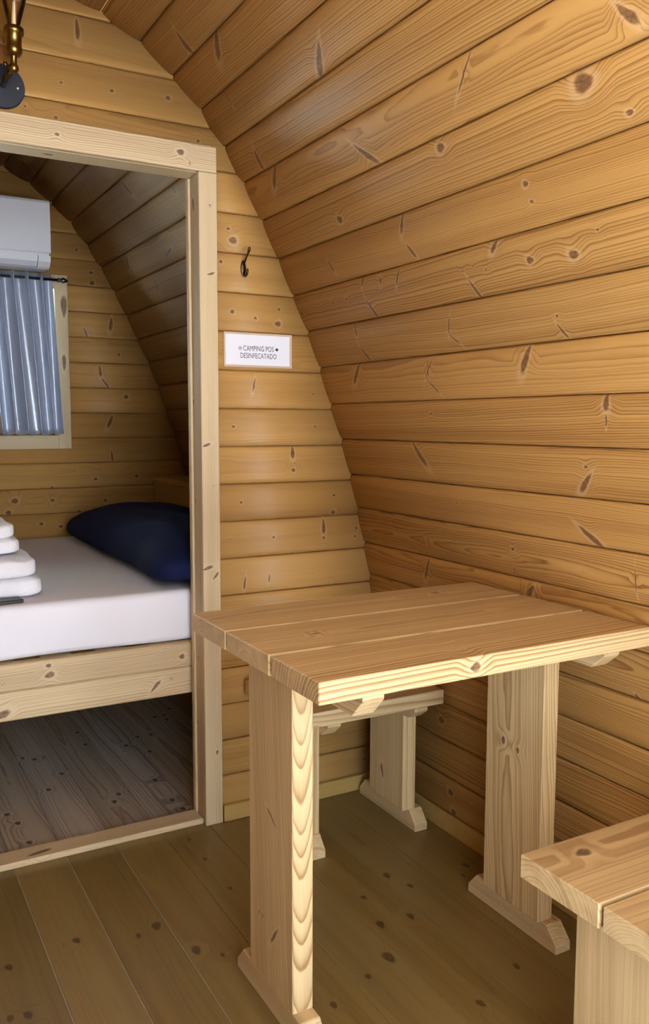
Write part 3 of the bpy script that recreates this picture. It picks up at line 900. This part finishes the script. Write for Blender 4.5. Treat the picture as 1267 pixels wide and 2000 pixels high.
tag(slab, 'thin flat black object lying at the foot of the towels', 'case')

# ------------------------------------------------------------------ curtains
def satin(name):
    m = bpy.data.materials.new(name); m.use_nodes = True
    nt = m.node_tree; b = nt.nodes['Principled BSDF']
    tc = nd(nt, 'ShaderNodeTexCoord')
    n = noise(nt, vmath(nt, 'MULTIPLY', tc.outputs['Object'], (30, 30, 6)), 1.0, 3.0)
    nt.links.new(mixc(nt, n, (0.40, 0.45, 0.56), (0.54, 0.59, 0.70)), b.inputs['Base Color'])
    b.inputs['Metallic'].default_value = 0.4; b.inputs['Roughness'].default_value = 0.36
    return m
satin_m = satin('silver_blue_satin')
def curtain(xt0, xt1, xb0, xb1, label, seed, nf):
    r = random.Random(seed)
    nu, nv = 120, 26
    z1, z0 = 1.822, 1.146
    ph = [r.uniform(-0.5, 0.5) for _ in range(8)]
    vs_, fs = [], []
    for j in range(nv + 1):
        t = j / nv
        z = z1 + (z0 - z1) * t
        for i in range(nu + 1):
            u = i / nu
            uu = u + 0.012 * math.sin(2 * PI * u * 2 + ph[0] * 4) * t
            a, b = xt0 + (xb0 - xt0) * t, xt1 + (xb1 - xt1) * t
            s = math.sin(2 * PI * nf * uu + 0.5 * math.sin(2 * PI * u * 1.3 + ph[1] * 6 + 1.5 * t))
            amp = 0.022 + 0.012 * math.sin(PI * u * 3 + ph[2] * 6) * t
            y = 3.803 - amp * math.copysign(abs(s) ** 0.8, s) - 0.008 * t * math.sin(4.1 * u + ph[3])
            x = a + (b - a) * uu + 0.008 * math.cos(2 * PI * nf * uu)
            zz = z + (0.005 * math.sin(2 * PI * nf * u + 1) if j == nv else 0)
            vs_.append((x, y, zz))
    for j in range(nv):
        for i in range(nu):
            k = j * (nu + 1) + i
            fs.append((k, k + 1, k + nu + 2, k + nu + 1))
    c = link('curtain', mesh('curtain', vs_, fs, range(len(fs))), satin_m)
    md = c.modifiers.new('cloth', 'SOLIDIFY'); md.thickness = 0.0015
    tag(c, label, 'curtain')
    return c
curtain(0.525, 0.802, 0.575, 0.836, 'silver blue satin curtain hanging in folds beside the end of its rod', 4, 5)
curtain(-0.08, 0.20, -0.11, 0.18, 'silver blue satin curtain panel on the other half of the rod', 8, 5)

rod = empty('curtain_rod', (XC, 3.803, 1.80), 'thin dark metal curtain rod with pointed finials below the air conditioner', 'curtain rod')
gun = plain('gunmetal', (0.10, 0.10, 0.11), 0.3, 0.9, 0.02)
pole = link('pole', lathe('pole', [(0.006, -0.468), (0.006, 0.468)], 14), gun, rod, frame((XC, 3.803, 1.800), (0, 1, 0), (0, 0, 1)))
fin = [(0.006, 0), (0.009, 0.003), (0.009, 0.008), (0.005, 0.011), (0.008, 0.016), (0.012, 0.024), (0.010, 0.032), (0.004, 0.042), (0.0005, 0.046)]
link('finial', lathe('finial', fin, 16), gun, pole, frame((XC + 0.456, 3.803, 1.800), (0, 1, 0), (0, 0, 1)))
link('finial', lathe('finial', fin, 16), gun, pole, frame((XC - 0.456, 3.803, 1.800), (0, -1, 0), (0, 0, 1)))
for x in (XC + 0.44, XC - 0.44):
    link('bracket', beam('bracket', (0.055, 0.010, 0.010), 0.001), gun, rod, frame((x, 3.8335, 1.800), (0, 1, 0), (-1, 0, 0)))

# ------------------------------------------------------------------ air conditioner
ac = empty('air_conditioner', (XC, YB, 1.825), 'white split air conditioner mounted on the end wall above the curtain', 'air conditioner')
acw = plain('white_plastic', (0.74, 0.77, 0.83), 0.35, noise_amt=0.01, spec=0.5)
def ac_part(name, outline, x0, x1, mat, bev=0.004):
    me = prism(name, outline, x1 - x0, bev)
    return link(name, me, mat, ac, frame(((x0 + x1) / 2, 0, 0), (0, 1, 0), (-1, 0, 0)))
HW_ = 0.405
ac_part('body', [(YB - 0.006, 1.85), (YB - 0.006, 2.085), (3.690, 2.085), (3.690, 1.875), (3.700, 1.850), (3.735, 1.828), (3.80, 1.826)], XC - HW_ + 0.004, XC + HW_ - 0.004, acw)
ac_part('front_panel', [(3.688, 1.882), (3.688, 2.092), (3.676, 2.092), (3.668, 2.080), (3.666, 1.96), (3.668, 1.886), (3.672, 1.882)], XC - HW_, XC + HW_, acw, 0.002)
ac_part('slot', [(3.689, 1.874), (3.689, 1.882), (3.680, 1.882), (3.680, 1.874)], XC - HW_ + 0.006, XC + HW_ - 0.006, acw, 0)
ac_part('louver', [(3.689, 1.873), (3.676, 1.873), (3.683, 1.850), (3.705, 1.832), (3.725, 1.826), (3.726, 1.832), (3.704, 1.845)], XC - HW_ + 0.055, XC + HW_ - 0.052, acw, 0.001)
ac_part('end_cap', [(3.689, 1.873), (3.676, 1.873), (3.683, 1.850), (3.705, 1.832), (3.725, 1.826), (3.726, 1.832), (3.704, 1.845)], XC + HW_ - 0.049, XC + HW_, acw, 0.001)

# ------------------------------------------------------------------ wall lamp
lamp = empty('wall_lamp', (0.387, YP, 2.022), 'wall lamp with black round plate, aged brass socket and amber bulb above the doorway', 'lamp')
black_m = plain('black_enamel', (0.012, 0.016, 0.028), 0.35, 0.3, 0.02)
brass = plain('aged_brass', (0.32, 0.20, 0.06), 0.28, 1.0, 0.25, 60)
bronze = plain('dark_bronze', (0.12, 0.08, 0.045), 0.35, 1.0, 0.2, 60)
face_y = frame((0.387, YP - 0.0045, 2.022), (1, 0, 0), (0, 0, 1))
bplate = link('back_plate', lathe('back_plate', [(0.0525, 0.0), (0.0525, 0.010), (0.051, 0.012), (0.0001, 0.0125)], 40, False), black_m, lamp, face_y)
link('plate_screw', lathe('plate_screw', [(0.004, 0), (0.0035, 0.002), (0.0001, 0.003)], 10), steel, bplate, frame((0.422, YP - 0.0165, 2.022), (1, 0, 0), (0, 0, 1)))
link('arm', tube('arm', [(0.387, YP - 0.02, 2.022), (0.389, YP - 0.05, 2.027), (0.396, YP - 0.085, 2.036)], 0.0065, 12), bronze, lamp)
BY, BX, BZL = YP - 0.09, 0.4005, 2.040
knuck = link('knuckle', lathe('knuckle', [(0.0001, -0.0125)] + [(0.0125 * math.cos(a), 0.0125 * math.sin(a)) for a in [x * PI / 12 for x in range(-5, 6)]] + [(0.0001, 0.0125)], 18), brass, lamp, Matrix.Translation((BX, BY, BZL)))
link('wing_screw', tube('wing_screw', [(BX - 0.008, BY, BZL + 0.003), (BX - 0.014, BY, BZL + 0.004), (BX - 0.016, BY, BZL + 0.0045), (BX - 0.024, BY, BZL + 0.006)], [0.002, 0.002, 0.007, 0.006], 10), bronze, knuck)
tilt_m = Matrix.Translation((BX, BY, BZL)) @ Matrix.Rotation(math.radians(2), 4, 'Y')
link('neck', lathe('neck', [(0.0075, 0.006), (0.0075, 0.030), (0.009, 0.034)], 18), brass, lamp, tilt_m)
link('socket', lathe('socket', [(0.006, 0.026), (0.015, 0.029), (0.0195, 0.036), (0.0205, 0.044), (0.0185, 0.050), (0.0185, 0.076), (0.0225, 0.078), (0.0235, 0.084), (0.0225, 0.092), (0.018, 0.094), (0.014, 0.094)], 28), brass, lamp, tilt_m)
amber = bpy.data.materials.new('amber_glass'); amber.use_nodes = True
nt = amber.node_tree; nt.nodes.remove(nt.nodes['Principled BSDF'])
t1 = nd(nt, 'ShaderNodeBsdfTransparent'); t1.inputs['Color'].default_value = (0.97, 0.86, 0.60, 1)
g1 = nd(nt, 'ShaderNodeBsdfGlossy'); g1.inputs['Roughness'].default_value = 0.06
f1 = nd(nt, 'ShaderNodeFresnel'); m1 = nd(nt, 'ShaderNodeMixShader')
nt.links.new(f1.outputs[0], m1.inputs[0]); nt.links.new(t1.outputs[0], m1.inputs[1]); nt.links.new(g1.outputs[0], m1.inputs[2])
nt.links.new(m1.outputs[0], nt.nodes['Material Output'].inputs[0])
bulb = link('bulb', lathe('bulb', [(0.013, 0.090), (0.014, 0.100), (0.019, 0.120), (0.026, 0.150), (0.031, 0.180), (0.030, 0.200), (0.022, 0.218), (0.010, 0.228), (0.0005, 0.232)], 28), amber, lamp, tilt_m)
link('bulb_stem', lathe('bulb_stem', [(0.006, 0.092), (0.005, 0.12), (0.003, 0.15), (0.0005, 0.155)], 12), plain('clear_stem', (0.75, 0.68, 0.5), 0.15), bulb, tilt_m)

# ------------------------------------------------------------------ coat hook
hook = empty('coat_hook', (1.033, YP, 1.64), 'small dark bronze double coat hook on the plank wall above the notice', 'hook')
HX, HZ = 1.031, 1.640
YS = YP - 0.006
hp = cushion('plate', 0.017, 0.007, 0.046, 2.0, 2.0, 20, 14)
hplate = link('plate', hp, bronze, hook, Matrix.Translation((HX, YS - 0.002, HZ - 0.022)))
link('upper_prong', tube('upper_prong', [(HX, YS - 0.004, HZ + 0.012), (HX, YS - 0.014, HZ + 0.020), (HX, YS - 0.026, HZ + 0.030), (HX, YS - 0.036, HZ + 0.038), (HX, YS - 0.042, HZ + 0.045), (HX, YS - 0.045, HZ + 0.051), (HX, YS - 0.046, HZ + 0.054)],
                            [0.004, 0.003, 0.0025, 0.0028, 0.0042, 0.0038, 0.001], 12), bronze, hook)
link('lower_prong', tube('lower_prong', [(HX, YS - 0.004, HZ - 0.010), (HX, YS - 0.010, HZ - 0.020), (HX, YS - 0.018, HZ - 0.023), (HX, YS - 0.026, HZ - 0.020), (HX, YS - 0.030, HZ - 0.012), (HX, YS - 0.031, HZ - 0.006), (HX, YS - 0.031, HZ - 0.003)],
                            [0.004, 0.0035, 0.003, 0.003, 0.0036, 0.0034, 0.001], 12), bronze, hook)
for dz in (0.010, -0.010):
    link('plate_screw', lathe('plate_screw', [(0.0025, 0), (0.002, 0.001), (0.0001, 0.0015)], 10), bronze, hplate, frame((HX, YS - 0.005, HZ + dz), (1, 0, 0), (0, 0, 1)))

# ------------------------------------------------------------------ notice
sign = empty('paper_notice', (1.076, YP, 1.41), 'laminated white paper notice with two lines of black capitals below the coat hook', 'sign')
SY = YP - 0.008
lam = plain('laminate', (0.60, 0.46, 0.33), 0.2, noise_amt=0.02)
link('laminate_pouch', beam('laminate_pouch', (0.219, 0.099, 0.0006), 0), lam, sign, frame((1.0775, SY, 1.4105), (1, 0, 0), (0, 0, 1)))
paper = link('sheet', beam('sheet', (0.206, 0.087, 0.0006), 0), plain('white_paper', (0.80, 0.82, 0.88), 0.35, noise_amt=0.01), sign, frame((1.076, SY - 0.0007, 1.4105), (1, 0, 0), (0, 0, 1)))
ink = plain('black_ink', (0.02, 0.02, 0.03), 0.6)
def lettering(txt, x, z, width, height):
    cu = bpy.data.curves.new('lettering', 'FONT'); cu.body = txt; cu.align_x = 'CENTER'; cu.size = 1.0
    cu.resolution_u = 3; cu.offset = 0.0
    tmp = bpy.data.objects.new('tmp_text', cu); COL.objects.link(tmp)
    dg = bpy.context.evaluated_depsgraph_get(); dg.update()
    me = bpy.data.meshes.new_from_object(tmp.evaluated_get(dg))
    bpy.data.objects.remove(tmp)
    xs = [v.co.x for v in me.vertices]; ys = [v.co.y for v in me.vertices]
    sx = width / (max(xs) - min(xs)); sy = height / (max(ys) - min(ys)); mx_ = (max(xs) + min(xs)) / 2; my = min(ys)
    for v in me.vertices: v.co = Vector(((v.co.x - mx_) * sx, (v.co.y - my) * sy, 0))
    me.name = 'lettering'
    link('lettering', me, ink, paper, frame((x, SY - 0.0012, z), (1, 0, 0), (0, 0, 1)))
lettering('CAMPING POS', 1.0775, 1.4075, 0.098, 0.015)
lettering('DESINFECATADO', 1.0775, 1.3865, 0.116, 0.015)
ring = []
bm = bmesh.new()
for r0, r1 in ((0.0055, 0.0042), (0.0022, 0.0002)):
    a = [bm.verts.new((r0 * math.cos(2 * PI * i / 20), r0 * math.sin(2 * PI * i / 20), 0)) for i in range(20)]
    b = [bm.verts.new((r1 * math.cos(2 * PI * i / 20), r1 * math.sin(2 * PI * i / 20), 0)) for i in range(20)]
    for i in range(20): bm.faces.new((a[i], a[(i + 1) % 20], b[(i + 1) % 20], b[i]))
link('round_symbol', bm_mesh('round_symbol', bm), plain('mauve_ink', (0.22, 0.13, 0.22), 0.6), paper, frame((1.0185, SY - 0.0012, 1.4145), (1, 0, 0), (0, 0, 1)))
bm = bmesh.new()
bl_ = [bm.verts.new((0.0048 * math.cos(2 * PI * i / 20) * (1 + 0.25 * math.sin(3 * i)), 0.0042 * math.sin(2 * PI * i / 20), 0)) for i in range(20)]
bm.faces.new(bl_)
link('dark_symbol', bm_mesh('dark_symbol', bm), ink, paper, frame((1.1365, SY - 0.0012, 1.4145), (1, 0, 0), (0, 0, 1)))
